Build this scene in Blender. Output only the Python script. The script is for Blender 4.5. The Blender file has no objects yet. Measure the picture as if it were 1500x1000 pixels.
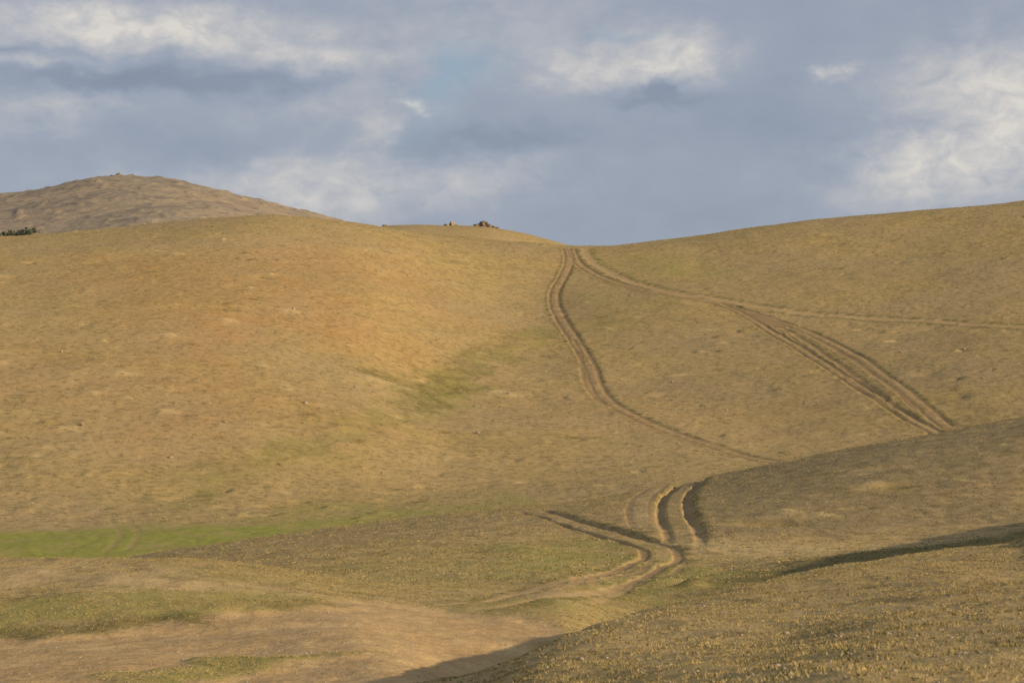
import bpy, math, random
import numpy as np
from mathutils import Vector, noise as mnoise
rng = np.random.default_rng(7); random.seed(7)
F = 2799.0   # camera focal length in image pixels, turns pixel positions into directions
SUN_EL = math.radians(16.5)
SUN_V = np.array([math.cos(math.radians(-27)), math.sin(math.radians(-27))])  # toward sun, xy

# ------------------------------------------------------------------ helpers
def pchip(x, y, xi):
    x = np.asarray(x, float); y = np.asarray(y, float)
    h = np.diff(x); s = np.diff(y) / h
    m = np.zeros_like(y)
    m[0] = s[0]; m[-1] = s[-1]
    for i in range(1, len(x) - 1):
        if s[i-1] * s[i] <= 0: m[i] = 0
        else:
            w1 = 2*h[i] + h[i-1]; w2 = h[i] + 2*h[i-1]
            m[i] = (w1 + w2) / (w1 / s[i-1] + w2 / s[i])
    k = np.clip(np.searchsorted(x, xi, side='right') - 1, 0, len(x) - 2)
    t = (xi - x[k]) / h[k]
    h00 = 2*t**3 - 3*t**2 + 1; h10 = t**3 - 2*t**2 + t
    h01 = -2*t**3 + 3*t**2; h11 = t**3 - t**2
    return h00*y[k] + h10*h[k]*m[k] + h01*y[k+1] + h11*h[k]*m[k+1]

PERM = rng.permutation(256).astype(np.int32)
ang = rng.uniform(0, 2*np.pi, 256)
GX = np.cos(ang).astype(np.float32); GY = np.sin(ang).astype(np.float32)
def pn(x, y, seed=0):
    x = np.asarray(x, dtype=np.float64) + seed*17.31; y = np.asarray(y, dtype=np.float64) + seed*9.77
    xf = np.floor(x); yf = np.floor(y)
    xi = xf.astype(np.int64); yi = yf.astype(np.int64)
    fx = (x - xf).astype(np.float32); fy = (y - yf).astype(np.float32)
    def g(ix, iy, dx, dy):
        hh = PERM[(PERM[ix & 255] + iy) & 255]
        return GX[hh]*dx + GY[hh]*dy
    a = g(xi, yi, fx, fy); b = g(xi+1, yi, fx-1, fy)
    c = g(xi, yi+1, fx, fy-1); d = g(xi+1, yi+1, fx-1, fy-1)
    ux = fx*fx*fx*(fx*(fx*6-15)+10); uy = fy*fy*fy*(fy*(fy*6-15)+10)
    return ((a*(1-ux)+b*ux)*(1-uy) + (c*(1-ux)+d*ux)*uy) * 1.5
def sst(e0, e1, x):
    t = np.clip((x - e0)/(e1 - e0), 0, 1); return t*t*(3-2*t)

# ------------------------------------------------------------------ terrain lines
def S(l): return ('v', l)
def Z(l): return ('z', l)
rows = [
 Z([(-1800,-2.3,4),(0,-2.1,4),(750,-1.8,4),(1500,-1.65,4),(3300,-1.5,4)]),
 Z([(-1800,-3.6,12),(-300,-3.4,12),(0,-3.3,12),(300,-3.2,12),(500,-3.1,12),(650,-2.85,12),(750,-2.6,12),(850,-2.4,12),(1000,-2.25,12),(1300,-2.1,12),(1500,-2.1,12),(2300,-1.9,12),(3300,-1.7,12)]),
 Z([(-1800,-4.6,24),(0,-4.6,24),(300,-4.6,24),(500,-4.5,23),(650,-3.95,20.5),(750,-3.4,19),(850,-3.15,18),(1000,-3.15,19),(1150,-3.2,20),(1300,-3.2,22),(1500,-3.3,24),(1800,-3.1,25),(2300,-2.8,26),(3300,-2.6,28)]),
 S([(-1800,960,31),(0,960,31),(150,962,31),(300,970,31),(500,985,29),(600,1000,26),(680,988,25),(750,968,25),(800,946,25.5),(850,925,26.5),(920,903,29),(1000,885,33),(1100,862,38.5),(1200,841,43.5),(1300,825,48),(1400,815,52),(1500,804,57),(1560,764,62),(1620,726,67),(1700,694,73),(1800,674,82),(1900,657,90),(2300,630,105),(3300,620,120)]),  # unseen crest at the right end raised to cast shade behind the knoll
 Z([(-1800,-5.7,37),(0,-5.68,37),(150,-5.6,37),(300,-5.6,38),(500,-5.6,38),(600,-5.55,34),(680,-5.65,31),(750,-5.98,29.5),(850,-6.5,31.5),(1000,-7.0,38.5),(1150,-7.7,47),(1300,-8.3,54),(1500,-9.1,63),(1620,-9.3,74),(1700,-9.3,82),(1800,-9.3,92),(1900,-9.2,101),(2300,-8.6,117),(3300,-8.2,131)]),
 S([(-1800,822,49),(-300,822,49),(0,824,48),(150,829,47),(300,842,46),(400,855,46),(500,873,46),(600,886,46),(700,900,45),(750,908,44),(800,912,43.5),(850,909,45.5),(920,900,51),(1000,884,54),(1150,847,62),(1300,822,69),(1500,801,79),(1620,792,88),(1750,780,100),(1900,770,114),(2300,750,130),(3300,740,144)]),
 Z([(-1800,-13,76),(-300,-13,76),(0,-12.0,75),(150,-10.5,75),(300,-9.0,75),(500,-8.84,75),(650,-8.7,75),(750,-8.75,77),(850,-8.95,79),(1000,-9.1,82),(1150,-9.3,86),(1300,-9.45,90),(1500,-9.3,95),(1620,-9.1,101),(1750,-8.7,112),(1900,-8,125),(2300,-7.0,141),(3300,-6.6,154)]),
 S([(-1800,880,108),(-300,870,108),(0,852,108),(80,836,108),(150,823,108),(300,798,112),(500,770,118),(600,758,122),(680,749,124),(750,742,126),(850,733,128),(930,719,129),(1020,703,130),(1130,681,130),(1250,656,130),(1400,630,131),(1500,610,132),(1800,555,139),(2300,520,158),(3300,500,175)]),
 Z([(-1800,-17.8,146),(0,-17.7,146),(300,-17.7,148),(500,-17.7,151),(650,-17.6,158),(850,-17.2,168),(1000,-16.4,172),(1150,-15.6,178),(1300,-15.2,180),(1500,-14.8,182),(1800,-14,188),(2300,-12,200),(3300,-10,220)]),
 Z([(-1800,-17.6,172),(0,-17.7,176),(150,-17.7,180),(300,-17.7,184),(500,-17.6,193),(650,-17.4,205),(850,-17,212),(1000,-16.3,215),(1150,-15.6,220),(1300,-14.9,225),(1500,-14,230),(1800,-12,238),(2300,-9,250),(3300,-5,270)]),
 S([(-1800,570,238),(-300,585,238),(0,592,238),(300,602,242),(500,606,252),(600,612,261),(650,614,266),(700,612,269),(750,610,271),(850,602,275),(1000,592,280),(1150,582,284),(1300,570,285),(1500,548,287),(1800,520,292),(3300,480,320)]),
 S([(-1800,400,312),(-300,418,312),(0,420,315),(300,411,323),(500,416,338),(650,438,357),(750,446,371),(800,447,375),(850,442,376),(1000,427,381),(1150,414,385),(1300,400,388),(1500,380,390),(1800,360,395),(3300,330,410)]),
 S([(-1800,350,425),(-300,352,420),(0,345,420),(100,341,420),(200,334,421),(300,325,424),(400,320.5,430),(470,322,437),(560,333,447),(650,346,459),(750,354,470),(830,359,479),(870,359,481),(950,354,486),(1100,338,493),(1250,320,498),(1400,303,500),(1500,292,502),(1700,275,506),(2300,265,515),(3300,265,530)]),
 S([(-1800,395,570),(0,392,570),(400,362,570),(500,350,570),(570,347,570),(700,356,575),(850,390,580),(1000,378,590),(1500,325,600),(3300,310,620)]),
 S([(-1800,430,680),(0,430,680),(400,385,680),(520,342,680),(570,333,680),(640,331,680),(700,332,680),(740,338,680),(790,349,680),(850,366,680),(950,390,680),(3300,385,690)]),
 Z([(-1800,5,1000),(0,5,1000),(3300,5,1000)]),
 S([(-1800,350,1350),(-300,350,1350),(0,339,1350),(90,325,1350),(200,317,1350),(300,321,1350),(380,330,1350),(470,350,1350),(600,410,1350),(900,475,1350),(3300,480,1350)]),
 S([(-1800,350,2000),(-700,324,2000),(-300,306,2000),(0,293,2000),(60,285,2000),(105,275,2000),(140,269.5,2000),(185,268,2000),(240,270,2000),(275,277,2000),(305,285,2000),(340,294,2000),(400,308,2000),(470,323,2000),(540,341,2000),(650,390,2000),(900,475,2000),(3300,480,2000)]),
 Z([(-1800,0,2900),(3300,-10,2900)]),
 Z([(-1800,-60,6500),(3300,-60,6500)]),
]
NU, ND = 1700, 2200
UU = np.linspace(-1800, 3300, NU)
LD = np.linspace(math.log(4.0), math.log(6500.0), ND)
DD = np.exp(LD)
KD = []; KZ = []
for kind, l in rows:
    us = [p[0] for p in l]
    dd = pchip(us, [p[2] for p in l], UU)
    vv = pchip(us, [p[1] for p in l], UU)
    KD.append(dd); KZ.append(vv if kind == 'z' else (500 - vv)*dd/F)
KD = np.array(KD); KZ = np.array(KZ)
T = np.zeros((NU, ND))
for i in range(NU):
    T[i] = pchip(KD[:, i], KZ[:, i], np.clip(DD, KD[0, i], KD[-1, i]))
def gsm(A, s, ax):
    r = int(3*s); k = np.exp(-0.5*(np.arange(-r, r+1)/s)**2); k /= k.sum()
    P = np.pad(A, [(r, r) if a == ax else (0, 0) for a in range(2)], mode='edge')
    out = np.zeros_like(A)
    for j, w in enumerate(k):
        out += w * (P[j:j+A.shape[0], :] if ax == 0 else P[:, j:j+A.shape[1]])
    return out
T = gsm(gsm(T, 4, 1), 5, 0)
VT = 500 - F*T/DD[None, :]

def base_h(x, y):
    ye = np.maximum(y, 12.0)
    u = np.clip(750 + F*x/ye, -1799, 3299)
    d = np.log(np.clip(y, 4.01, 6490))
    fi = (u + 1800)/5100*(NU-1); fj = (d - LD[0])/(LD[-1]-LD[0])*(ND-1)
    i = np.clip(fi.astype(int), 0, NU-2); j = np.clip(fj.astype(int), 0, ND-2)
    a = fi - i; b = fj - j
    return (T[i, j]*(1-a)+T[i+1, j]*a)*(1-b) + (T[i, j+1]*(1-a)+T[i+1, j+1]*a)*b

def site(u, v):
    """ground point seen from the camera at image pixel column u, row v"""
    i = int(round((u + 1800)/5100*(NU-1)))
    col = VT[i]; st = np.searchsorted(DD, 8.0)
    ok = np.where(col[st:ND-500] <= v)[0]
    j = st + (ok[0] if len(ok) else int(np.argmin(col[st:st+1600])))
    d = DD[j]
    return np.array([(u - 750)/F*d, d])
def ud(u, d): return np.array([(u-750)/F*d, d])

# ------------------------------------------------------------------ grid
tc = np.linspace(-0.33, 0.33, 1320)
to = 0.33 + (1.15-0.33)*(np.linspace(0, 1, 70)[1:])**1.4
tcol = np.concatenate([-to[::-1], tc, to])
def geo(a, b, r): return list(np.exp(np.arange(math.log(a), math.log(b), r)))
yr = list(np.linspace(-20, 7, 24)[:-1]) + geo(7, 60, .0043) + geo(60, 135, .0018) + geo(135, 175, .006) + geo(175, 300, .0026) + geo(300, 485, .0017) + geo(485, 1150, .007) + geo(1150, 2150, .0036) + geo(2150, 6400, .05)
yrow = np.array(yr)
NR, NC = len(yrow), len(tcol)
Y = np.repeat(yrow[:, None], NC, 1); X = tcol[None, :]*(Y + 30.0)
print('GRID', NR, NC, NR*NC)
H = base_h(X, Y)

# relief noise
def band(lam, amp, seed, fade=1.0, ax=1.0):
    return amp*pn(X/lam, Y*ax/lam, seed)*fade
farf = sst(130, 230, Y); mount = sst(950, 1250, Y); land = 1 - mount
H += band(55, .8, 1, farf*land) + band(22, .34, 2, (.12+.88*farf)*land*sst(40, 90, Y)) + band(9, .15, 3, (.3+.7*farf)*land*sst(15,60,Y))
FINE = band(3.6, .070, 4, land) + band(1.5, .042, 5, land) + band(.7, .028, 6, land) + band(.3, .010, 8, 1-sst(70, 140, Y)) + band(.13, .0055, 9, 1-sst(30, 50, Y))
FINE += .05*farf*land*pn(X/5.0 + H/3.0, H/1.1, 12)
H += FINE
rm = 1-np.abs(pn(X/160, Y/200, 21))*2
H += mount*(1-sst(2300, 3000, Y))*(3*rm-2.2 + 1.8*pn(X/70, Y/80, 22) + 1.1*pn(X/28, Y/32, 23) + 1.5*np.maximum(0, pn(X/13, Y/17, 24)*2-.6))

DIRT = np.zeros_like(H, dtype=np.float32); GREEN = DIRT.copy(); OCHRE = DIRT.copy(); VERGE_SHADE = DIRT.copy(); SCRUB_SHADE = DIRT.copy(); PALE = DIRT.copy()
TID = np.full(H.shape, -1, dtype=np.int8)
CARVE = np.zeros_like(H)

def sub(x0, x1, y0, y1):
    r0 = max(0, np.searchsorted(yrow, y0)-1); r1 = min(NR, np.searchsorted(yrow, y1)+1)
    if r1 <= r0: return None
    a = max(yrow[r0] + 30, 5); b = yrow[r1-1] + 30
    lo = min(x0/a, x0/b); hi = max(x1/a, x1/b)
    c0 = max(0, np.searchsorted(tcol, lo)-1); c1 = min(NC, np.searchsorted(tcol, hi)+1)
    if c1 <= c0: return None
    return slice(r0, r1), slice(c0, c1)

def bump(p, r, h, ex=1.0, field=None, val=0):
    s = sub(p[0]-3*r*ex, p[0]+3*r*ex, p[1]-3*r, p[1]+3*r)
    if s is None: return
    dx = (X[s]-p[0])/(r*ex); dy = (Y[s]-p[1])/r
    g = np.exp(-(dx*dx+dy*dy)); H[s] += h*g
    if field is not None: field[s] = np.maximum(field[s], val*g)
for k in range(1200):
    y = rng.uniform(185, 480); x = rng.uniform(-.31, .31)*y
    if pn(np.array([x/35]), np.array([y/45]), 77)[0] + rng.normal(0, .3) < -.1: continue
    r = rng.uniform(.22, .9); h = rng.choice([-1, 1])*rng.uniform(.18, .5)*r
    q = rng.random()
    bump((x, y), r, h, rng.uniform(1, 2.2), PALE if q < .22 else (VERGE_SHADE if q < .58 else None), rng.uniform(.4, 1.0))
    if rng.random() < .3: bump((x-r*1.5, y), r*.8, -h*.8, 1.2, VERGE_SHADE if q < .3 else None, .8)  # dark spot on the side away from the sun: painted mound shade
for k in range(240):
    y = rng.uniform(60, 135); x = rng.uniform(-.28, .3)*y
    q = rng.random()
    bump((x, y), rng.uniform(.2, .7), rng.choice([-1, 1, 1])*rng.uniform(.03, .10), rng.uniform(1, 2), PALE if q < .2 else (VERGE_SHADE if q < .4 else None), .6)
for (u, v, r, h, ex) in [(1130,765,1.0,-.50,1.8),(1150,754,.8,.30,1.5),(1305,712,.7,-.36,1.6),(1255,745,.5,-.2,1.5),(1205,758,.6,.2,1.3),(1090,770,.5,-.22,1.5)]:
    bump(site(u, v), r, h, ex, VERGE_SHADE if h < 0 else PALE, 1.0)  # pits darkened in colour too, their shadow painted in
for (u, v, r, h, ex) in [(1013,862,.40,.28,1.1)]: bump(site(u, v), r, h, ex, VERGE_SHADE, 1.0)
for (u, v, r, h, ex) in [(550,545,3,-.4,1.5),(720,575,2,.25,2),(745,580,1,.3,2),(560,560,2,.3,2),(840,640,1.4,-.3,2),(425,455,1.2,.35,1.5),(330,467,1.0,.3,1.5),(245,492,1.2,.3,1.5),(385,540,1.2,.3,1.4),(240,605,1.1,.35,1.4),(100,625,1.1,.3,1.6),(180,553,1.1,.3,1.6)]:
    bump(site(u, v), r, h, ex, PALE if h > 0 else VERGE_SHADE, .9)

# ------------------------------------------------------------------ tracks
def resamp(P, step):
    P = np.array(P, float); n = len(P)
    out = []
    for i in range(n-1):
        p0 = P[max(i-1, 0)]; p1 = P[i]; p2 = P[i+1]; p3 = P[min(i+2, n-1)]
        m = max(2, int(np.linalg.norm(p2-p1)/step))
        for t in np.arange(m)/m:
            out.append(.5*((2*p1)+(-p0+p2)*t+(2*p0-5*p1+4*p2-p3)*t*t+(-p0+3*p1-3*p2+p3)*t**3))
    out.append(P[-1]); return np.array(out)
def track(pts, tid, gauge=1.6, rw=.26, depth=.16, strength=1.0, hw=1.6, centre=.35, verge_shade=.5, wob=.08, step=1.0, taper=None, fade0=4, fade1=4, bed=.3, pale=0):
    P = resamp(pts, step)
    big = 9.0
    R = hw + 2.2
    box = sub(P[:, 0].min()-R, P[:, 0].max()+R, P[:, 1].min()-R, P[:, 1].max()+R)
    dist = np.full(H[box].shape, big); lat = np.full(H[box].shape, big); arc = np.zeros(H[box].shape)
    ro, co = box[0].start, box[1].start
    acc = 0
    for a, b in zip(P[:-1], P[1:]):
        L = np.linalg.norm(b-a)
        if L < 1e-6: continue
        s = sub(min(a[0], b[0])-R, max(a[0], b[0])+R, min(a[1], b[1])-R, max(a[1], b[1])+R)
        if s is None: continue
        r0 = max(s[0].start, ro); r1 = min(s[0].stop, box[0].stop); c0 = max(s[1].start, co); c1 = min(s[1].stop, box[1].stop)
        if r1 <= r0 or c1 <= c0: continue
        g = (slice(r0, r1), slice(c0, c1)); l = (slice(r0-ro, r1-ro), slice(c0-co, c1-co))
        d = (b-a)/L; px = X[g]-a[0]; py = Y[g]-a[1]
        tt = np.clip(px*d[0]+py*d[1], 0, L)
        qx = px - tt*d[0]; qy = py - tt*d[1]
        dd = np.hypot(qx, qy); sg = np.sign(d[0]*py - d[1]*px)
        m = dd < dist[l]
        dist[l] = np.where(m, dd, dist[l]); lat[l] = np.where(m, dd*sg, lat[l]); arc[l] = np.where(m, acc+tt, arc[l])
        acc += L
    xs, ys = X[box], Y[box]
    ends = sst(0, fade0, arc)*sst(0, fade1, acc-arc)
    dep = depth*ends
    st = strength*ends
    if taper:
        f = arc/acc; k = 1 - sst(taper[0], taper[1], f)
        dep = dep*(taper[2] + (1-taper[2])*k); st = st*(taper[3] + (1-taper[3])*k)
    lat2 = lat + wob*pn(xs/2.5, ys/2.5, 31+tid) + wob*.6*pn(xs/.9, ys/.9, 33+tid)
    var = .75 + .5*pn(arc/9.0, arc*0+tid*3.3, 35)
    wv = hw*(.85 + .35*pn(arc/13.0, arc*0+tid*7.7, 36))
    e = lambda c, w: np.exp(-((lat2-c)/w)**4)
    ruts = np.maximum(e(-gauge/2, rw*1.25), e(gauge/2, rw*1.25)) if gauge > 0 else e(0, rw*1.25)
    prof = -dep*ruts*var*(1-bed) - bed*dep*np.exp(-(lat2/(gauge/2+rw*2))**8)
    CARVE[box] = np.minimum(CARVE[box], prof)
    dm = st*np.maximum(ruts*(.85+.3*pn(xs/1.1, ys/1.1, 37)), centre*np.exp(-(lat2/(wv*.8))**4)*(.8+.9*pn(xs/1.3, ys/1.8, 38)))
    DIRT[box] = np.maximum(DIRT[box], np.clip(dm, 0, 1))
    if pale: PALE[box] = np.maximum(PALE[box], np.clip(pale*ends*np.exp(-(lat2/(rw*2.6))**4), 0, 1))
    vg = st*verge_shade*(np.exp(-((np.abs(lat2)-gauge/2-rw*2.2)/(rw*1.5))**2))*(.7+.9*pn(xs/1.7, ys/1.7, 39))
    VERGE_SHADE[box] = np.maximum(VERGE_SHADE[box], np.clip(vg, 0, 1))
    tb = TID[box]; tb[(dist < gauge/2+rw*1.9) & (ends > .05) & (tb < 0)] = tid; TID[box] = tb

sl = lambda L: [site(u, v) for u, v in L]
T1 = sl([(829,362),(833,376),(831,392),(821,412),(812,430),(813,448),(823,468),(836,490),(850,514),(864,540),(873,562),(888,583),(912,601),(955,621),(1005,639),(1055,654),(1095,667),(1118,675)])
T1 += [ud(1140, 234), ud(1155, 220), ud(1150, 195)]
T3 = sl([(835,363),(843,380),(862,397),(897,413),(945,427),(1000,435),(1050,443),(1100,457),(1150,473),(1200,496),(1250,525),(1300,560),(1345,592),(1388,624)]) + [ud(1408, 255), ud(1425, 242)]
T4 = sl([(856,363),(863,379),(890,398),(935,417),(985,430),(1040,436),(1090,444),(1160,453),(1250,461),(1350,467),(1430,472),(1500,477),(1620,486),(1800,498)])
T5 = sl([(1040,440),(1075,452),(1108,472),(1135,492),(1175,516),(1222,547),(1270,576),(1320,604),(1362,628)]) + [ud(1378, 250), ud(1390, 240)]
T6 = sl([(838,494),(848,515),(853,540),(857,560),(872,580),(895,596)])
T7 = sl([(1100,459),(1140,480),(1180,508),(1230,545),(1280,580),(1310,595)])
T8 = sl([(1065,447),(1120,462),(1165,483),(1210,508),(1260,540),(1310,575),(1350,606)])
T10 = sl([(1090,455),(1135,476),(1172,498),(1212,526),(1258,560),(1300,588),(1345,614)])
track(T1, 0, 1.75, .28, .15, 1.0, 2.0, .58, 1.0, bed=.4)
track(T3, 1, 1.70, .27, .15, 1.0, 1.9, .52, 1.0, bed=.4)
track(T4, 2, 0, .70, .10, 1.0, 1.4, .4, 1.0, pale=.9)
track(T5, 3, 1.5, .27, .22, .9, 1.4, .3, 1.0, bed=.4)
track(T6, 4, 0, .38, .16, .7, .8, .3, .8)
track(T7, 5, 1.4, .25, .09, 1.0, 1.3, .25, 1.0)
track(T8, 6, 0, .36, .11, 1.0, .8, .3, 1.0)
track(T10, 12, 0, .36, .11, 1.0, .8, .3, 1.0)
# tracks on the nearer rise
N1 = sl([(776,747),(800,753),(850,768),(905,783),(950,796),(968,807),(963,821),(925,838),(860,855),(780,871),(700,884),(640,892)])
N2 = [ud(1014, 138)] + sl([(1005,710),(993,722),(987,737),(989,754),(997,770),(1002,785),(998,800),(982,813)])
N3 = [ud(975, 138)] + sl([(958,716),(943,728),(936,745),(940,762),(950,778)])
N4 = sl([(978,806),(972,832),(910,852),(850,866),(800,880)])
T9 = sl([(170,748),(178,765),(190,780),(182,795),(160,812)])
track(N1, 7, 1.45, .20, .20, 1.0, 1.2, .25, 1.0, .02, .5, taper=(.46, .62, .28, .90), bed=.35, fade0=2)  # here and on the next track, dark edges paint shade over sunlit rims
track(N2, 8, 1.55, .23, .34, .9, 1.3, .35, 1.0, .02, .5, fade0=1.5, fade1=20, bed=.35)
track(N3, 9, 1.2, .20, .03, .60, 1.2, .6, .1, .04, .5, pale=.6)
track(N4, 10, 1.3, .16, .03, .62, 1.0, .1, .5, .03, .5)
track(T9, 11, 1.6, .30, .03, .44, 1.3, .1, .0, .1, 1)
NTR = 13
H += CARVE - .85*FINE*DIRT

# ------------------------------------------------------------------ cover polygons
def poly(P, field, val, soft, jit=1.0, wl=3.0, seed=50):
    P = np.array(P); m = soft + jit + .5
    s = sub(P[:, 0].min()-m, P[:, 0].max()+m, P[:, 1].min()-m, P[:, 1].max()+m)
    xs = X[s] + jit*pn(X[s]/wl, Y[s]/wl, seed) + .4*jit*pn(X[s]*3/wl, Y[s]*3/wl, seed+1)
    ys = Y[s] + jit*pn(X[s]/wl, Y[s]/wl, seed+2) + .4*jit*pn(X[s]*3/wl, Y[s]*3/wl, seed+3)
    inside = np.zeros(xs.shape, bool); dist = np.full(xs.shape, 1e9)
    for i in range(len(P)):
        a = P[i]; b = P[(i+1) % len(P)]
        d = b-a; L2 = d@d + 1e-9
        t = np.clip(((xs-a[0])*d[0]+(ys-a[1])*d[1])/L2, 0, 1)
        dist = np.minimum(dist, np.hypot(xs-a[0]-t*d[0], ys-a[1]-t*d[1]))
        if a[1] != b[1]:
            c = ((a[1] > ys) != (b[1] > ys)) & (xs < (b[0]-a[0])*(ys-a[1])/(b[1]-a[1]) + a[0])
            inside ^= c
    sd = np.where(inside, dist, -dist)
    w = sst(-soft, soft, sd)*abs(val)
    if val > 0: field[s] = np.maximum(field[s], w)
    else: field[s] *= (1-w)
ROAD = np.zeros_like(DIRT)
dp = [site(*p) for p in [(-500,945),(0,931),(120,924),(230,913),(330,912),(420,899),(480,880),(540,880),(640,889),(740,899),(790,907)]] + [ud(820,40), ud(790,34), ud(730,29.5), ud(650,27), ud(560,22), ud(400,18), ud(-600,16)]
poly(dp, ROAD, 1.0, .6, 1.1, 3.0, 60)
gp = [site(*p) for p in [(110,1005),(180,986),(300,967),(420,956),(540,948),(500,962),(390,980),(340,998),(280,1020),(160,1030)]]
poly(gp, ROAD, -1.0, .5, .9, 2.0, 64)
poly(gp, GREEN, .45, .8, .6, 2.0, 65)
H -= .08*ROAD
DIRT = np.maximum(DIRT, ROAD)
tp = [site(*p) for p in [(-400,832),(0,827),(150,833),(270,845),(400,860),(360,866),(250,862),(100,858),(0,866),(-400,876)]]
poly(tp, DIRT, .50, 1.8, 1.8, 2.5, 62)
poly(tp, PALE, .95, 1.8, 1.8, 2.5, 62)
bk = [site(*p) for p in [(-400,890),(0,878),(200,866),(350,866),(470,876),(420,894),(330,905),(200,907),(0,922),(-400,935)]]
poly(bk, GREEN, .42, .8, 1.0, 2.5, 68)
ed = [site(*p) for p in [(-300,930),(0,918),(120,912),(230,902),(330,903),(410,892),(470,877),(490,882),(425,902),(335,914),(235,916),(120,927),(0,934),(-300,944)]]
poly(ed, VERGE_SHADE, .85, .5, .8, 1.5, 69)
# meadow
poly([ud(-500,179), ud(0,179), ud(150,181), ud(300,184), ud(450,189), ud(580,198), ud(480,172), ud(380,155), ud(250,136), ud(-500,130)], GREEN, 1.0, 6, 7, 14, 70)
poly([ud(380,188), ud(560,200), ud(760,214), ud(820,205), ud(700,190), ud(500,172)], GREEN, .55, 7, 7, 12, 72)
# moist hollows near the tracks
poly([site(*p) for p in [(640,845),(760,800),(860,780),(930,800),(950,815),(880,838),(760,850)]], GREEN, .5, 3, 2, 5, 74)
poly([site(*p) for p in [(900,850),(990,815),(1100,835),(1000,870),(940,885),(870,885)]], GREEN, .6, 2, 2, 4, 76)
poly([site(*p) for p in [(640,868),(780,880),(900,890),(930,900),(830,905),(700,893)]], GREEN, .5, 2, 1, 4, 78)
poly([site(*p) for p in [(1000,790),(1250,800),(1450,780),(1400,795),(1150,815),(1000,820)]], PALE, .7, 2, 1, 4, 79)
poly([site(*p) for p in [(300,850),(500,830),(700,800),(760,830),(700,860),(500,870)]], GREEN, .25, 3, 2, 5, 77)
poly([site(*p) for p in [(480,855),(640,830),(860,815),(900,850),(760,868),(560,875)]], PALE, .45, 3, 3, 5, 75)
# gully vegetation
poly([site(*p) for p in [(815,474),(785,505),(730,530),(690,554),(655,586),(625,610),(595,610),(600,578),(645,548),(712,518),(770,485)]], GREEN, .42, 4, 5, 9, 80)
poly([site(*p) for p in [(685,543),(695,556),(665,588),(640,612),(600,612),(606,576),(642,549)]], GREEN, .42, 3, 5, 6, 83)
poly([site(*p) for p in [(685,543),(695,556),(665,588),(640,612),(600,612),(606,576),(642,549)]], VERGE_SHADE, 1.0, 4, 5, 6, 81)
poly([site(*p) for p in [(802,482),(720,532),(650,562),(660,544),(740,504)]], VERGE_SHADE, .7, 4, 6, 7, 82)
poly([site(*p) for p in [(612,605),(545,632),(440,665),(345,697),(230,738),(195,732),(335,686),(432,652),(542,612)]], GREEN, .42, 5, 6, 10, 84)
poly([site(*p) for p in [(612,605),(540,632),(430,670),(300,712),(215,740),(330,690),(430,656),(530,618)]], VERGE_SHADE, .68, 5, 7, 7, 85)
poly([site(*p) for p in [(905,380),(1000,372),(1080,400),(960,410)]], GREEN, .3, 8, 6, 12, 86)
poly([site(*p) for p in [(900,400),(870,440),(890,500),(960,450)]], GREEN, .2, 8, 6, 12, 87)
for (pp, val) in [([(60,400),(420,365),(600,380),(640,420),(560,520),(430,560),(330,640),(180,640),(120,560),(180,470)], .40), ([(330,450),(480,400),(540,430),(440,510),(340,560),(270,560)], .78), ([(900,600),(1200,520),(1300,640),(1100,640)], .12)]:
    poly([site(*p) for p in pp], OCHRE, val, 18, 18, 30, 90)
# darker low scrub on the rise and its shoulder
poly([ud(1000,131), ud(1130,131), ud(1300,131), ud(1500,133), ud(1900,140), ud(1900,112)] + [site(*p) for p in [(1500,768),(1350,780),(1200,785),(1060,782),(1020,760)]], SCRUB_SHADE, .72, 2, 2, 6, 92)
poly([ud(120,109), ud(300,113), ud(520,119), ud(700,126), ud(830,129)] + [site(*p) for p in [(840,760),(640,785),(500,800),(300,820),(150,826)]], SCRUB_SHADE, .35, 3, 3, 6, 94)
poly([site(*p) for p in [(880,420),(1100,470),(1360,480),(1560,500),(1560,600),(1390,620),(1150,640),(900,560)]], SCRUB_SHADE, .28, 14, 10, 20, 96)
# cast shade behind the near knoll, painted darker into the ground cover
wedge_shade = [ud(1030,60), ud(1150,69), ud(1300,80), ud(1500,93), ud(1800,108), ud(1800,85), ud(1500,62), ud(1300,52), ud(1150,46)]
poly(wedge_shade, SCRUB_SHADE, 1.0, 1.5, 1, 3, 97); poly(wedge_shade, VERGE_SHADE, 1.0, 1.5, 1, 3, 97)
GREEN *= (.55 + .45*(1-DIRT)); SCRUB_SHADE *= (1-DIRT)

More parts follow.
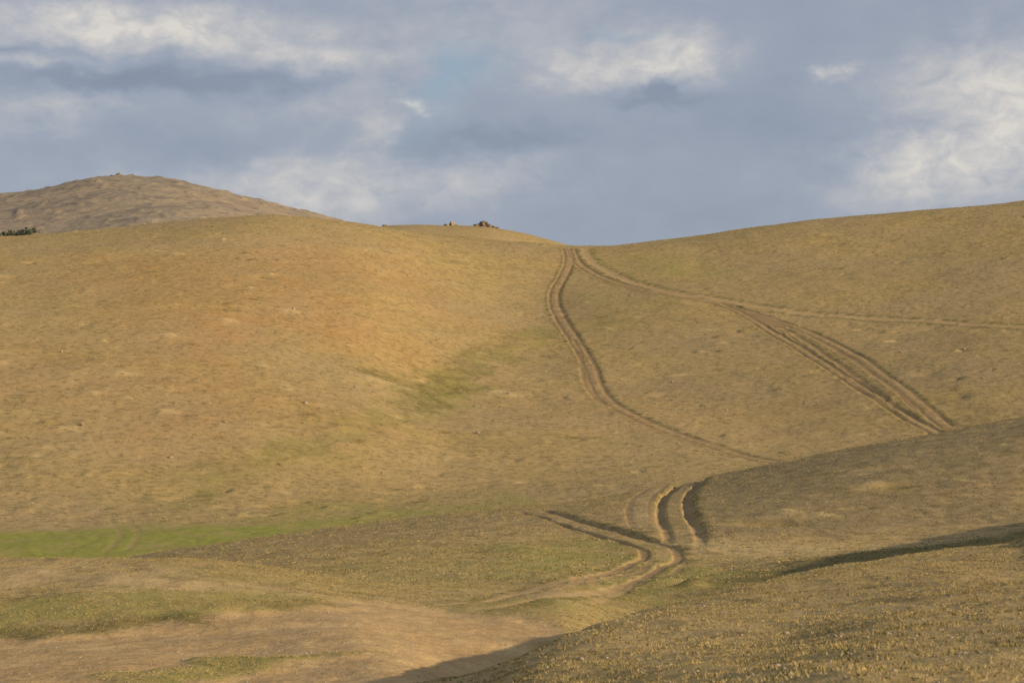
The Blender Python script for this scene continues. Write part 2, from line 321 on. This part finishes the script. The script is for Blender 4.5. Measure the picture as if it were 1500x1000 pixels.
# ------------------------------------------------------------------ node helper
class NT:
    def __init__(s, nt): s.nt = nt; nt.nodes.clear()
    def n(s, t, **k):
        nd = s.nt.nodes.new(t)
        for a, b in k.items(): setattr(nd, a, b)
        return nd
    def put(s, sock, v):
        if isinstance(v, bpy.types.NodeSocket): s.nt.links.new(v, sock)
        else: sock.default_value = v
    def m(s, op, a, b=0.0, c=0.0, clamp=False):
        nd = s.n('ShaderNodeMath', operation=op, use_clamp=clamp)
        s.put(nd.inputs[0], a); s.put(nd.inputs[1], b); s.put(nd.inputs[2], c); return nd.outputs[0]
    def noise(s, vec, scale, detail=4, rough=.55, dist=0.0):
        nd = s.n('ShaderNodeTexNoise'); s.put(nd.inputs['Vector'], vec)
        nd.inputs['Scale'].default_value = scale; nd.inputs['Detail'].default_value = detail
        nd.inputs['Roughness'].default_value = rough; nd.inputs['Distortion'].default_value = dist
        return nd.outputs['Fac']
    def mapr(s, v, a, b, c=0.0, d=1.0):
        nd = s.n('ShaderNodeMapRange'); s.put(nd.inputs[0], v)
        for i, q in enumerate((a, b, c, d)): nd.inputs[i+1].default_value = q
        return nd.outputs[0]
    def mix(s, f, a, b, blend='MIX'):
        nd = s.n('ShaderNodeMix', data_type='RGBA', blend_type=blend)
        s.put(nd.inputs[0], f); s.put(nd.inputs[6], a if not isinstance(a, tuple) else (*a, 1)); s.put(nd.inputs[7], b if not isinstance(b, tuple) else (*b, 1))
        return nd.outputs[2]
    def attr(s, name):
        return s.n('ShaderNodeAttribute', attribute_name=name).outputs['Fac']

def ground_mat():
    m = bpy.data.materials.new('steppe_ground'); m.use_nodes = True; g = NT(m.node_tree)
    pos = g.n('ShaderNodeNewGeometry').outputs['Position']
    n1 = g.noise(pos, .035, 5, .6); n2 = g.noise(pos, .22, 5, .62, .4); n3 = g.noise(pos, 1.0, 6, .72); n4 = g.noise(pos, 5.5, 4, .7); n5 = g.noise(pos, 24, 3, .7)
    straw = g.mix(g.mapr(n2, .35, .65), (.485, .335, .122), (.365, .258, .100))
    straw = g.mix(g.mapr(n1, .38, .62), straw, (.42, .295, .135))
    c = g.mix(g.m('MULTIPLY', g.attr('ochre'), g.mapr(n2, .3, .6, .45, 1.0)), straw, (.52, .265, .085))
    c = g.mix(g.m('MULTIPLY', g.attr('scrub'), g.mapr(n2, .25, .5, .6, 1.0)), c, (.26, .195, .10))  # low plant cover, plus the shade painted behind the knoll
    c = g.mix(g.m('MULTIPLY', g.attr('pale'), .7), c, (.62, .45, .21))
    c = g.mix(g.mapr(n3, .51, .65, 0, .72), c, (.17, .130, .054))
    c = g.mix(g.mapr(n3, .46, .32, 0, .45), c, (.58, .42, .205))
    c = g.mix(g.mapr(n4, .52, .70, 0, .55), c, (.19, .145, .058))
    c = g.mix(g.mapr(n4, .44, .30, 0, .42), c, (.60, .46, .24))
    gr = g.mix(g.mapr(n3, .35, .65), (.205, .225, .036), (.36, .33, .075))
    gf = g.m('MULTIPLY', g.attr('green'), g.mapr(n2, .32, .56, .3, 1.2), clamp=True)
    gf = g.m('MULTIPLY', gf, g.mapr(n3, .3, .6, .6, 1.15), clamp=True)
    c = g.mix(gf, c, gr)
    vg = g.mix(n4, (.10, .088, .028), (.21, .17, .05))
    vf = g.m('MULTIPLY', g.attr('verge_shade'), g.mapr(n3, .40, .56, .45, 1.1), clamp=True)  # dark grass, plus shade painted in pits, by mounds, ruts and knoll
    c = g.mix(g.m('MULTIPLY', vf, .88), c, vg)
    dirt = g.mix(g.mapr(n3, .38, .62), (.58, .395, .180), (.45, .295, .13))
    dirt = g.mix(g.mapr(n2, .45, .62, 0, .5), dirt, (.43, .27, .112))
    dirt = g.mix(g.mapr(n4, .5, .72, 0, .6), dirt, (.66, .47, .25))
    dirt = g.mix(g.mapr(n4, .46, .32, 0, .5), dirt, (.34, .22, .10))
    dirt = g.mix(g.mapr(n5, .58, .70, 0, .7), dirt, (.25, .16, .075))
    df = g.m('ADD', g.attr('dirt'), g.m('ADD', g.m('MULTIPLY', g.m('SUBTRACT', n4, .5), .9), g.m('MULTIPLY', g.m('SUBTRACT', n3, .5), .6)), clamp=True)
    df = g.mapr(g.m('MULTIPLY', df, g.mapr(g.attr('dirt'), 0, .12)), .25, .7)
    # hillside track soil is darker and damp
    c = g.mix(df, c, dirt)
    sy = g.n('ShaderNodeSeparateXYZ'); g.put(sy.inputs[0], pos)
    far = g.m('MULTIPLY', g.mapr(sy.outputs[1], 52, 66), g.m('SUBTRACT', 1.0, g.m('MULTIPLY', g.attr('pale'), .8)))
    wk = g.m('MULTIPLY', far, g.m('MULTIPLY', df, .75))
    c = g.mix(wk, c, g.mix(g.mapr(n2, .4, .6), (.20, .135, .062), (.29, .195, .092)))
    h = g.m('ADD', g.m('MULTIPLY', n4, .052), g.m('MULTIPLY', n3, .11)); h = g.m('ADD', h, g.m('MULTIPLY', n5, .018))
    h = g.m('MULTIPLY', h, g.mapr(g.m('MULTIPLY', df, far), 0, 1, 1.0, .4))
    b = g.n('ShaderNodeBump'); b.inputs['Strength'].default_value = .7; b.inputs['Distance'].default_value = 1.0; g.put(b.inputs['Height'], h)
    p = g.n('ShaderNodeBsdfPrincipled'); g.put(p.inputs['Base Color'], c); p.inputs['Roughness'].default_value = .95
    p.inputs['Specular IOR Level'].default_value = .1; g.put(p.inputs['Normal'], b.outputs[0])
    o = g.n('ShaderNodeOutputMaterial'); g.put(o.inputs[0], p.outputs[0]); return m
def mountain_mat():
    m = bpy.data.materials.new('mountain_slope'); m.use_nodes = True; g = NT(m.node_tree)
    pos = g.n('ShaderNodeNewGeometry').outputs['Position']
    n1 = g.noise(pos, .006, 5, .6); n2 = g.noise(pos, .028, 6, .65, .5); n3 = g.noise(pos, .11, 5, .7)
    c = g.mix(g.mapr(n1, .4, .6), (.40, .30, .185), (.34, .27, .18))  # distance haze mixed into these greyer base tones
    c = g.mix(g.mapr(n2, .50, .62, 0, .7), c, (.24, .19, .145))
    c = g.mix(g.mapr(n3, .52, .64, 0, .75), c, (.16, .14, .12))
    c = g.mix(g.mapr(n3, .42, .28, 0, .5), c, (.50, .40, .27))
    b = g.n('ShaderNodeBump'); b.inputs['Strength'].default_value = .5; b.inputs['Distance'].default_value = 1.0
    g.put(b.inputs['Height'], g.m('ADD', g.m('MULTIPLY', n3, 3.0), g.m('MULTIPLY', n2, 3.0)))
    p = g.n('ShaderNodeBsdfPrincipled'); g.put(p.inputs['Base Color'], c); p.inputs['Roughness'].default_value = .95; p.inputs['Specular IOR Level'].default_value = .1
    g.put(p.inputs['Normal'], b.outputs[0]); o = g.n('ShaderNodeOutputMaterial'); g.put(o.inputs[0], p.outputs[0]); return m
def simple_mat(name, c1, c2, scale, rough=.9, bump=0.02):
    m = bpy.data.materials.new(name); m.use_nodes = True; g = NT(m.node_tree)
    pos = g.n('ShaderNodeNewGeometry').outputs['Position']
    n = g.noise(pos, scale, 5, .65); n2 = g.noise(pos, scale*.13, 3, .6)
    c = g.mix(g.mapr(n, .35, .65), c1, c2); c = g.mix(g.mapr(n2, .4, .6, 0, .5), c, tuple(q*.65 for q in c1))
    p = g.n('ShaderNodeBsdfPrincipled'); g.put(p.inputs['Base Color'], c); p.inputs['Roughness'].default_value = rough; p.inputs['Specular IOR Level'].default_value = .15
    if bump:
        b = g.n('ShaderNodeBump'); b.inputs['Distance'].default_value = bump; g.put(b.inputs['Height'], n); g.put(p.inputs['Normal'], b.outputs[0])
    o = g.n('ShaderNodeOutputMaterial'); g.put(o.inputs[0], p.outputs[0]); return m
GM = ground_mat(); MM = mountain_mat()

# ------------------------------------------------------------------ build terrain meshes
co = np.stack([X, Y, H], -1).reshape(-1, 3).astype(np.float32)
idx = np.arange(NR*NC).reshape(NR, NC)
quads = np.stack([idx[:-1, :-1], idx[:-1, 1:], idx[1:, 1:], idx[1:, :-1]], -1).reshape(-1, 4)
YF = (Y[:-1, :-1]).reshape(-1)
tf = TID[:-1, :-1].reshape(-1); rf = ROAD[:-1, :-1].reshape(-1)
cls = np.full(len(quads), 0, np.int16)
cls[YF > 186] = 1; cls[YF > 900] = 2
cls[(rf > .5)] = 3
cls[tf >= 0] = 10 + tf[tf >= 0]
AT = {'dirt': DIRT, 'green': GREEN, 'ochre': OCHRE, 'verge_shade': VERGE_SHADE, 'scrub': SCRUB_SHADE, 'pale': PALE}
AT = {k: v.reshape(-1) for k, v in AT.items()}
def terrain_obj(name, mask, mat, label, cat):
    q = quads[mask]
    if len(q) == 0: return
    used = np.zeros(len(co), bool); used[q.ravel()] = True
    remap = np.cumsum(used) - 1
    q2 = remap[q].astype(np.int32); v = co[used]
    me = bpy.data.meshes.new(name)
    me.vertices.add(len(v)); me.vertices.foreach_set('co', v.ravel())
    me.loops.add(len(q2)*4); me.loops.foreach_set('vertex_index', q2.ravel())
    me.polygons.add(len(q2)); me.polygons.foreach_set('loop_start', np.arange(0, len(q2)*4, 4, dtype=np.int32))
    me.update(calc_edges=True)
    me.polygons.foreach_set('use_smooth', np.ones(len(q2), bool))
    if mat is GM:
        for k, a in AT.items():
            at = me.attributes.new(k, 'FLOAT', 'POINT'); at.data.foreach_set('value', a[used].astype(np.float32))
    me.materials.append(mat)
    ob = bpy.data.objects.new(name, me); bpy.context.scene.collection.objects.link(ob)
    ob['kind'] = 'structure'; ob['label'] = label; ob['category'] = cat
    return ob
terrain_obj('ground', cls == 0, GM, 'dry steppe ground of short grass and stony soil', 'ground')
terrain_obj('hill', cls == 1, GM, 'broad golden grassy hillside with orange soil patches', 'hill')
terrain_obj('mountain', cls == 2, MM, 'distant bare rocky mountain with brown slopes', 'mountain')
terrain_obj('dirt_road', cls == 3, GM, 'bare sandy earth road beside a low grassy bank', 'road')
labs = ['winding double rutted dirt track climbing to the pass', 'rutted brown dirt track running diagonally down the hillside', 'thin dirt track branching across the hillside', 'old eroded track with dark grassy verges on the hillside', 'short single rut beside the winding track', 'faint wheel marks between two hillside tracks', 'narrow worn rut braided beside the hillside track', 'curved wheel ruts over the grassy rise', 'deep parallel wheel ruts cut over the rise crest', 'shallow pale wheel marks on the rise', 'faint wheel marks in the green hollow', 'faint wheel marks crossing the green meadow', 'narrow worn rut braided beside the hillside track']
for k in range(NTR):
    terrain_obj('dirt_track' if k == 0 else 'dirt_track.%03d' % k, cls == 10+k, GM, labs[k], 'track')

def samp(A, x, y):
    fr = np.interp(y, yrow, np.arange(NR)); fc = np.interp(x/(y+30), tcol, np.arange(NC))
    i = np.clip(fr.astype(int), 0, NR-2); j = np.clip(fc.astype(int), 0, NC-2); a = fr-i; b = fc-j
    return (A[i, j]*(1-b)+A[i, j+1]*b)*(1-a) + (A[i+1, j]*(1-b)+A[i+1, j+1]*b)*a

def raw_mesh(name, v, f, mat, smooth=False):
    me = bpy.data.meshes.new(name); n = f.shape[1]
    me.vertices.add(len(v)); me.vertices.foreach_set('co', v.astype(np.float32).ravel())
    me.loops.add(f.size); me.loops.foreach_set('vertex_index', f.astype(np.int32).ravel())
    me.polygons.add(len(f)); me.polygons.foreach_set('loop_start', np.arange(0, f.size, n, dtype=np.int32))
    me.update(calc_edges=True)
    if smooth: me.polygons.foreach_set('use_smooth', np.ones(len(f), bool))
    me.materials.append(mat)
    ob = bpy.data.objects.new(name, me); bpy.context.scene.collection.objects.link(ob); return ob

# ------------------------------------------------------------------ grass tufts
def tufts(name, n, y0, y1, hmin, hmax, bw, blades, mat, label, spread=.022, cs=1.0, cut=-.15):
    y = np.sqrt(rng.uniform(y0**2, y1**2, n))
    x = rng.uniform(-.31, .31, n)*y + rng.uniform(-1.5, 1.5, n)
    cl = pn(x/1.2/cs, y/1.2/cs, 101)*.7 + pn(x/.35/cs, y/.35/cs, 102)*.7
    d = samp(DIRT, x, y)
    keep = (cl + rng.normal(0, .3, n) > cut) & (d + rng.normal(0, .12, n) < .28)
    x, y = x[keep], y[keep]; n = len(x)
    z = samp(H, x, y)
    N = n*blades
    bx = np.repeat(x, blades) + rng.normal(0, spread, N); by = np.repeat(y, blades) + rng.normal(0, spread, N)
    bz = np.repeat(z, blades) - .006
    hs = np.repeat(rng.uniform(hmin, hmax, n), blades)*rng.uniform(.6, 1.1, N)
    a = rng.uniform(0, 2*np.pi, N); ln = rng.uniform(.2, 1.0, N)*hs
    w = bw*rng.uniform(.6, 1.3, N); b = rng.uniform(0, 2*np.pi, N)
    v = np.empty((N, 3, 3))
    v[:, 0] = np.stack([bx-np.cos(b)*w, by-np.sin(b)*w, bz], -1)
    v[:, 1] = np.stack([bx+np.cos(b)*w, by+np.sin(b)*w, bz], -1)
    v[:, 2] = np.stack([bx+np.cos(a)*ln, by+np.sin(a)*ln, bz+hs], -1)
    ob = raw_mesh(name, v.reshape(-1, 3), np.arange(N*3).reshape(N, 3), mat)
    ob['kind'] = 'stuff'; ob['label'] = label; ob['category'] = 'grass'
GR = simple_mat('dry_grass', (.46, .335, .125), (.60, .45, .20), 3.0, bump=0)
GR2 = simple_mat('olive_grass', (.22, .185, .07), (.33, .27, .105), 3.0, bump=0)
tufts('dry_grass', 125000, 11, 60, .015, .042, .006, 5, GR, 'short straw coloured dry steppe grass tufts')
tufts('olive_grass', 66000, 11, 60, .013, .045, .008, 5, GR2, 'low olive green steppe herbs among dry grass')
tufts('hummock_grass', 40000, 60, 134, .03, .08, .016, 4, GR, 'dry grass tufts on the low rise')
tufts('low_scrub', 34000, 58, 134, .03, .09, .018, 4, GR2, 'low olive scrub tufts on the rise')
tufts('hill_tussocks', 75000, 186, 485, .05, .16, .05, 4, GR2, 'sparse olive tussocks on the hillside', .10, 4.0, .05)
tufts('hill_grass', 50000, 186, 485, .05, .14, .05, 4, GR, 'pale dry tussocks on the hillside', .10, 3.0, .05)

# ------------------------------------------------------------------ stones
def rock_verts(seed, sub_=2, sx=1, sy=1, sz=1, amp=.35, fr=1.1):
    import bmesh
    bm = bmesh.new(); bmesh.ops.create_icosphere(bm, subdivisions=sub_, radius=1)
    o = Vector((seed*3.7, seed*1.3, seed*2.1))
    for v in bm.verts:
        p = v.co.copy(); q = 1 + amp*mnoise.noise(p*fr+o)*1.6 + amp*.5*mnoise.noise(p*fr*2.7+o)
        cell = mnoise.cell(p*1.4+o)*.12
        v.co = Vector((p.x*sx, p.y*sy, p.z*sz))*(q+cell)
    V = np.array([v.co[:] for v in bm.verts]); Fc = np.array([[v.index for v in f.verts] for f in bm.faces])
    bm.free(); return V, Fc
STM = simple_mat('pebble_stone', (.36, .28, .20), (.54, .44, .33), 14, bump=0)
pv, pf = [], []; off = 0
base = [rock_verts(s, 1, 1, 1, .6, .3) for s in range(5)]
n = 9000; y = 11*(62/11)**rng.random(n); x = rng.uniform(-.31, .31, n)*y; dr = samp(DIRT, x, y); zz = samp(H, x, y)
for i in range(n):
    if dr[i] < .3 and rng.random() < .7: continue
    V, Fc = base[i % 5]; s = .007*math.exp(rng.normal(.35, .45)); a = rng.uniform(0, 6.28); c_, s_ = math.cos(a), math.sin(a)
    R = np.array([[c_, -s_, 0], [s_, c_, 0], [0, 0, 1]])
    pv.append(V@R.T*s + np.array([x[i], y[i], zz[i]+s*.2])); pf.append(Fc+off); off += len(V)
ob = raw_mesh('pebbles', np.concatenate(pv), np.concatenate(pf), STM); ob['kind'] = 'stuff'; ob['label'] = 'small pale stones scattered over dirt and grass'; ob['category'] = 'stones'

RKM = simple_mat('outcrop_rock', (.17, .125, .09), (.32, .235, .16), .9, bump=.3)
BKM = simple_mat('boulder_rock', (.34, .26, .17), (.48, .37, .25), 4, bump=.05)
def outcrop(name, u, d, parts, mat, label, zlift=0, sc=1.0):
    p = ud(u, d); vs, fs = [], []; o = 0
    for k, (dx, dy, w, h, sd) in enumerate(parts):
        w *= sc; h *= sc
        V, Fc = rock_verts(sd, 3, w, w*.8, h, .38, 1.3)
        xx, yy = p[0]+dx*sc, p[1]+dy*sc
        zc = float(samp(H, np.array([xx]), np.array([yy]))[0])
        V = V + np.array([xx, yy, zc + h*.3 + zlift]); vs.append(V); fs.append(Fc+o); o += len(V)
    ob = raw_mesh(name, np.concatenate(vs), np.concatenate(fs), mat)
    ob['label'] = label; ob['category'] = 'rock'; return ob
outcrop('rock_outcrop', 710, 674, [(-3.2,0,1.0,.6,1),(-1.6,.3,1.0,1.2,2),(-.4,0,1.0,1.8,3),(.8,.2,1.0,1.5,4),(2.0,0,1.0,.9,5),(3.6,0,.9,.5,6),(5.0,.3,.7,.4,7)], RKM, 'jagged dark rock outcrop on the grassy crest', 0.1, .9)
outcrop('rock_outcrop.001', 661, 674, [(-1.4,0,1.6,.6,11),(.2,0,1.3,1.2,12),(1.6,0,1.2,.6,13)], BKM, 'pale weathered knob of rock on the crest', 0, .85)
outcrop('rock_outcrop.002', 562, 672, [(0,0,.7,.9,21),(1.1,0,.8,.6,22)], RKM, 'small dark rock standing on the hill crest', 0.1, .75)
outcrop('rock_outcrop.003', 223, 1990, [(-5,0,3,1.2,31),(0,0,1.7,2.6,32),(4,0,2.4,1.6,33),(10,0,3,1.1,34)], BKM, 'rocky tor on the mountain summit', 0)
outcrop('rock_outcrop.004', 182, 1900, [(-8,0,7,5,41),(3,-5,6,4,42),(10,-12,5,4,43)], RKM, 'brown crag on the upper mountain slope', -1.5)
outcrop('rock_outcrop.005', 340, 1990, [(-4,0,3,1.8,51),(3,0,3.2,2.2,52)], BKM, 'low rocks along the mountain ridge')
bm_ = []
for k in range(4):
    V, Fc = rock_verts(60+k, 2, 1, .8, .65, .3); bm_.append((V, Fc))
spots = [(235,450),(448,598),(377,483),(1412,515),(120,622),(640,500),(330,622),(745,580),(985,560),(1180,590),(560,690),(250,668),(1320,520),(1065,600),(520,570),(90,520),(700,640),(1210,440),(1440,560),(430,455)]
first = {}
for i, (u, v) in enumerate(spots):
    p = site(u, v); k = i % 4
    r = rng.uniform(.18, .36)
    if k not in first:
        ob = raw_mesh('boulder' if i == 0 else 'boulder.%03d' % i, bm_[k][0], bm_[k][1], BKM, False); first[k] = ob
    else:
        ob = first[k].copy(); ob.name = 'boulder.%03d' % i; bpy.context.scene.collection.objects.link(ob)
    ob.location = (p[0], p[1], float(samp(H, p[:1], p[1:])[0]) + r*.25); ob.scale = (r, r, r); ob.rotation_euler = (0, 0, rng.uniform(0, 6))
    ob['label'] = 'small pale boulder lying in hillside grass'; ob['category'] = 'rock'; ob['group'] = 'boulders scattered on the hillside'

# far-off wood at the mountain foot
TRM = simple_mat('far_foliage', (.05, .06, .038), (.075, .085, .05), .8, bump=0)
vs, fs = [], []; o = 0
for k in range(110):
    u = -90 + 142*rng.random()**.6; d = rng.uniform(1270, 1338); p = ud(u, d)
    zc = float(samp(H, p[:1], p[1:])[0])
    for j in range(26):
        a = rng.normal(0, 1, 3)*np.array([2.4, 1.8, 1.0]); c = np.array([p[0], p[1], zc + 1.7]) + a
        tri = c + rng.normal(0, .8, (3, 3)); vs.append(tri); fs.append(np.array([[o, o+1, o+2]])); o += 3
ob = raw_mesh('wood', np.concatenate(vs), np.concatenate(fs), TRM); ob['kind'] = 'stuff'; ob['label'] = 'dark far-off wood at the mountain foot'; ob['category'] = 'trees'

# ------------------------------------------------------------------ world
w = bpy.data.worlds.new('World'); bpy.context.scene.world = w; w.use_nodes = True; g = NT(w.node_tree)
sun_az = math.atan2(SUN_V[0], SUN_V[1])   # compass from +Y clockwise
sky = g.n('ShaderNodeTexSky', sky_type='NISHITA'); sky.sun_disc = False; sky.sun_elevation = SUN_EL; sky.sun_rotation = sun_az
sky.altitude = 1500; sky.air_density = 1.0; sky.dust_density = 1.2
tcn = g.n('ShaderNodeTexCoord').outputs['Generated']
sp = g.n('ShaderNodeSeparateXYZ'); g.put(sp.inputs[0], tcn)
az = g.m('ARCTAN2', sp.outputs[0], sp.outputs[1]); el = g.m('ARCSINE', sp.outputs[2])
A = g.m('MULTIPLY_ADD', az, 28.0, 7.5); B = g.m('MULTIPLY_ADD', el, -28.0, 5.0)
cmb = g.n('ShaderNodeCombineXYZ'); g.put(cmb.inputs[0], g.m('MULTIPLY', A, .6)); g.put(cmb.inputs[1], g.m('MULTIPLY', B, .95))
P = cmb.outputs[0]
wn = g.n('ShaderNodeTexNoise'); g.put(wn.inputs['Vector'], P); wn.inputs['Scale'].default_value = 1.3; wn.inputs['Detail'].default_value = 8; wn.inputs['Roughness'].default_value = .58
ws = g.n('ShaderNodeSeparateColor'); g.put(ws.inputs[0], wn.outputs['Color'])
Aw = g.m('ADD', A, g.m('MULTIPLY', g.m('SUBTRACT', ws.outputs[0], .5), 2.2)); Bw = g.m('ADD', B, g.m('MULTIPLY', g.m('SUBTRACT', ws.outputs[1], .5), 1.05))
def blob(a, b, sx, sy, amp, sh=0.0):
    da = g.m('SUBTRACT', Aw, a); db = g.m('SUBTRACT', Bw, b)
    if sh: db = g.m('SUBTRACT', db, g.m('MULTIPLY', da, sh))
    q = g.m('ADD', g.m('POWER', g.m('ABSOLUTE', g.m('DIVIDE', da, sx)), 2.0), g.m('POWER', g.m('ABSOLUTE', g.m('DIVIDE', db, sy)), 2.0))
    return g.m('MULTIPLY', g.m('EXPONENT', g.m('MULTIPLY', q, -1.0)), amp)
def sumb(L):
    t = None
    for b in L: q = blob(*b); t = q if t is None else g.m('ADD', t, q)
    return t
bright = sumb([(1.2,.40,1.9,.30,.34),(2.6,.62,1.7,.28,.36),(4.7,.78,.9,.18,.26),(.6,1.05,.9,.10,.22),(1.1,1.62,1.0,.18,.20),(.7,1.95,1.0,.30,.14),
  (8.3,1.15,.8,.28,.22),(9.9,.85,.80,.42,.40),(9.3,1.15,.9,.18,.18),(12.3,1.08,.25,.09,.30),(13.2,2.5,1.3,.55,.28),(14.7,1.8,1.4,1.1,.46),
  (6.05,1.70,.22,.07,.48),(5.5,2.0,.4,.25,.22),(4.5,2.85,1.2,.55,.30),(6.6,2.6,1.6,.35,.20),(2.6,2.8,1.6,.45,.10),(4.4,1.6,1.1,.2,.10),(7.2,.5,2.2,.6,.14),(5.3,1.3,1.2,.4,.10)])
dark = sumb([(2.0,1.30,1.9,.22,.28),(4.0,1.18,1.2,.18,.13),(7.4,2.1,1.5,.20,.20),(9.6,1.46,.8,.10,.26),(11.6,2.0,1.8,.5,.12),(2.6,2.25,1.8,.28,.12),(12.5,.35,2.0,.4,.05),(9.8,3.0,2.2,.5,.06),(.5,.82,.8,.07,.18)])
nA = g.noise(P, 1.1, 7, .55, .2); nB = g.noise(P, 3.6, 8, .60, .4)
tex = g.m('ADD', g.m('MULTIPLY', g.m('SUBTRACT', nA, .5), .28), g.m('MULTIPLY', g.m('SUBTRACT', nB, .5), .07))
br = g.m('MULTIPLY', bright, g.mapr(nB, .35, .64, .66, 1.24))
val = g.m('ADD', g.m('SUBTRACT', g.m('ADD', br, .47), dark), tex)
cr = g.n('ShaderNodeValToRGB'); g.put(cr.inputs[0], val); E = cr.color_ramp.elements
E[0].position = 0.0; E[0].color = (.205, .25, .32, 1); E[1].position = 1.0; E[1].color = (.71, .67, .62, 1)
for p_, c_ in [(.3, (.265, .31, .395)), (.5, (.34, .378, .46)), (.7, (.475, .483, .515))]:
    e = E.new(p_); e.color = (*c_, 1)
gap = sumb([(6.5,1.25,.5,.55,.8,-.6),(7.0,.9,.7,.3,.4),(9.2,.66,.35,.12,.6)])
gapc = g.m('MULTIPLY', gap, g.mapr(nA, .35, .6, 1.0, .5), clamp=True)
bg1 = g.n('ShaderNodeBackground'); g.put(bg1.inputs[0], sky.outputs[0]); bg1.inputs[1].default_value = .10
bg2 = g.n('ShaderNodeBackground'); g.put(bg2.inputs[0], cr.outputs[0]); bg2.inputs[1].default_value = 1.0
mx = g.n('ShaderNodeMixShader'); g.put(mx.inputs[0], g.m('SUBTRACT', .95, g.m('MULTIPLY', gapc, .8), clamp=True)); g.put(mx.inputs[1], bg1.outputs[0]); g.put(mx.inputs[2], bg2.outputs[0])
wo = g.n('ShaderNodeOutputWorld'); g.put(wo.inputs[0], mx.outputs[0])

# ------------------------------------------------------------------ sun, camera
sd = bpy.data.lights.new('sun', 'SUN'); sd.energy = 4.8; sd.angle = math.radians(.5); sd.color = (1.0, .81, .56)
so = bpy.data.objects.new('sun', sd); bpy.context.scene.collection.objects.link(so)
dirv = Vector((SUN_V[0]*math.cos(SUN_EL), SUN_V[1]*math.cos(SUN_EL), math.sin(SUN_EL)))
so.rotation_euler = dirv.to_track_quat('Z', 'Y').to_euler()
cd = bpy.data.cameras.new('camera'); cam = bpy.data.objects.new('camera', cd); bpy.context.scene.collection.objects.link(cam)
cam.location = (0, 0, 0); cam.rotation_euler = (math.radians(90), 0, 0)
cd.sensor_width = 36; cd.lens = 18/math.tan(math.radians(15)); cd.clip_start = .1; cd.clip_end = 20000
cd.dof.use_dof = True; cd.dof.focus_distance = 150; cd.dof.aperture_fstop = 6.3
bpy.context.scene.camera = cam
sc = bpy.context.scene; sc.view_settings.view_transform = 'Standard'; sc.view_settings.look = 'None'; sc.view_settings.exposure = 0
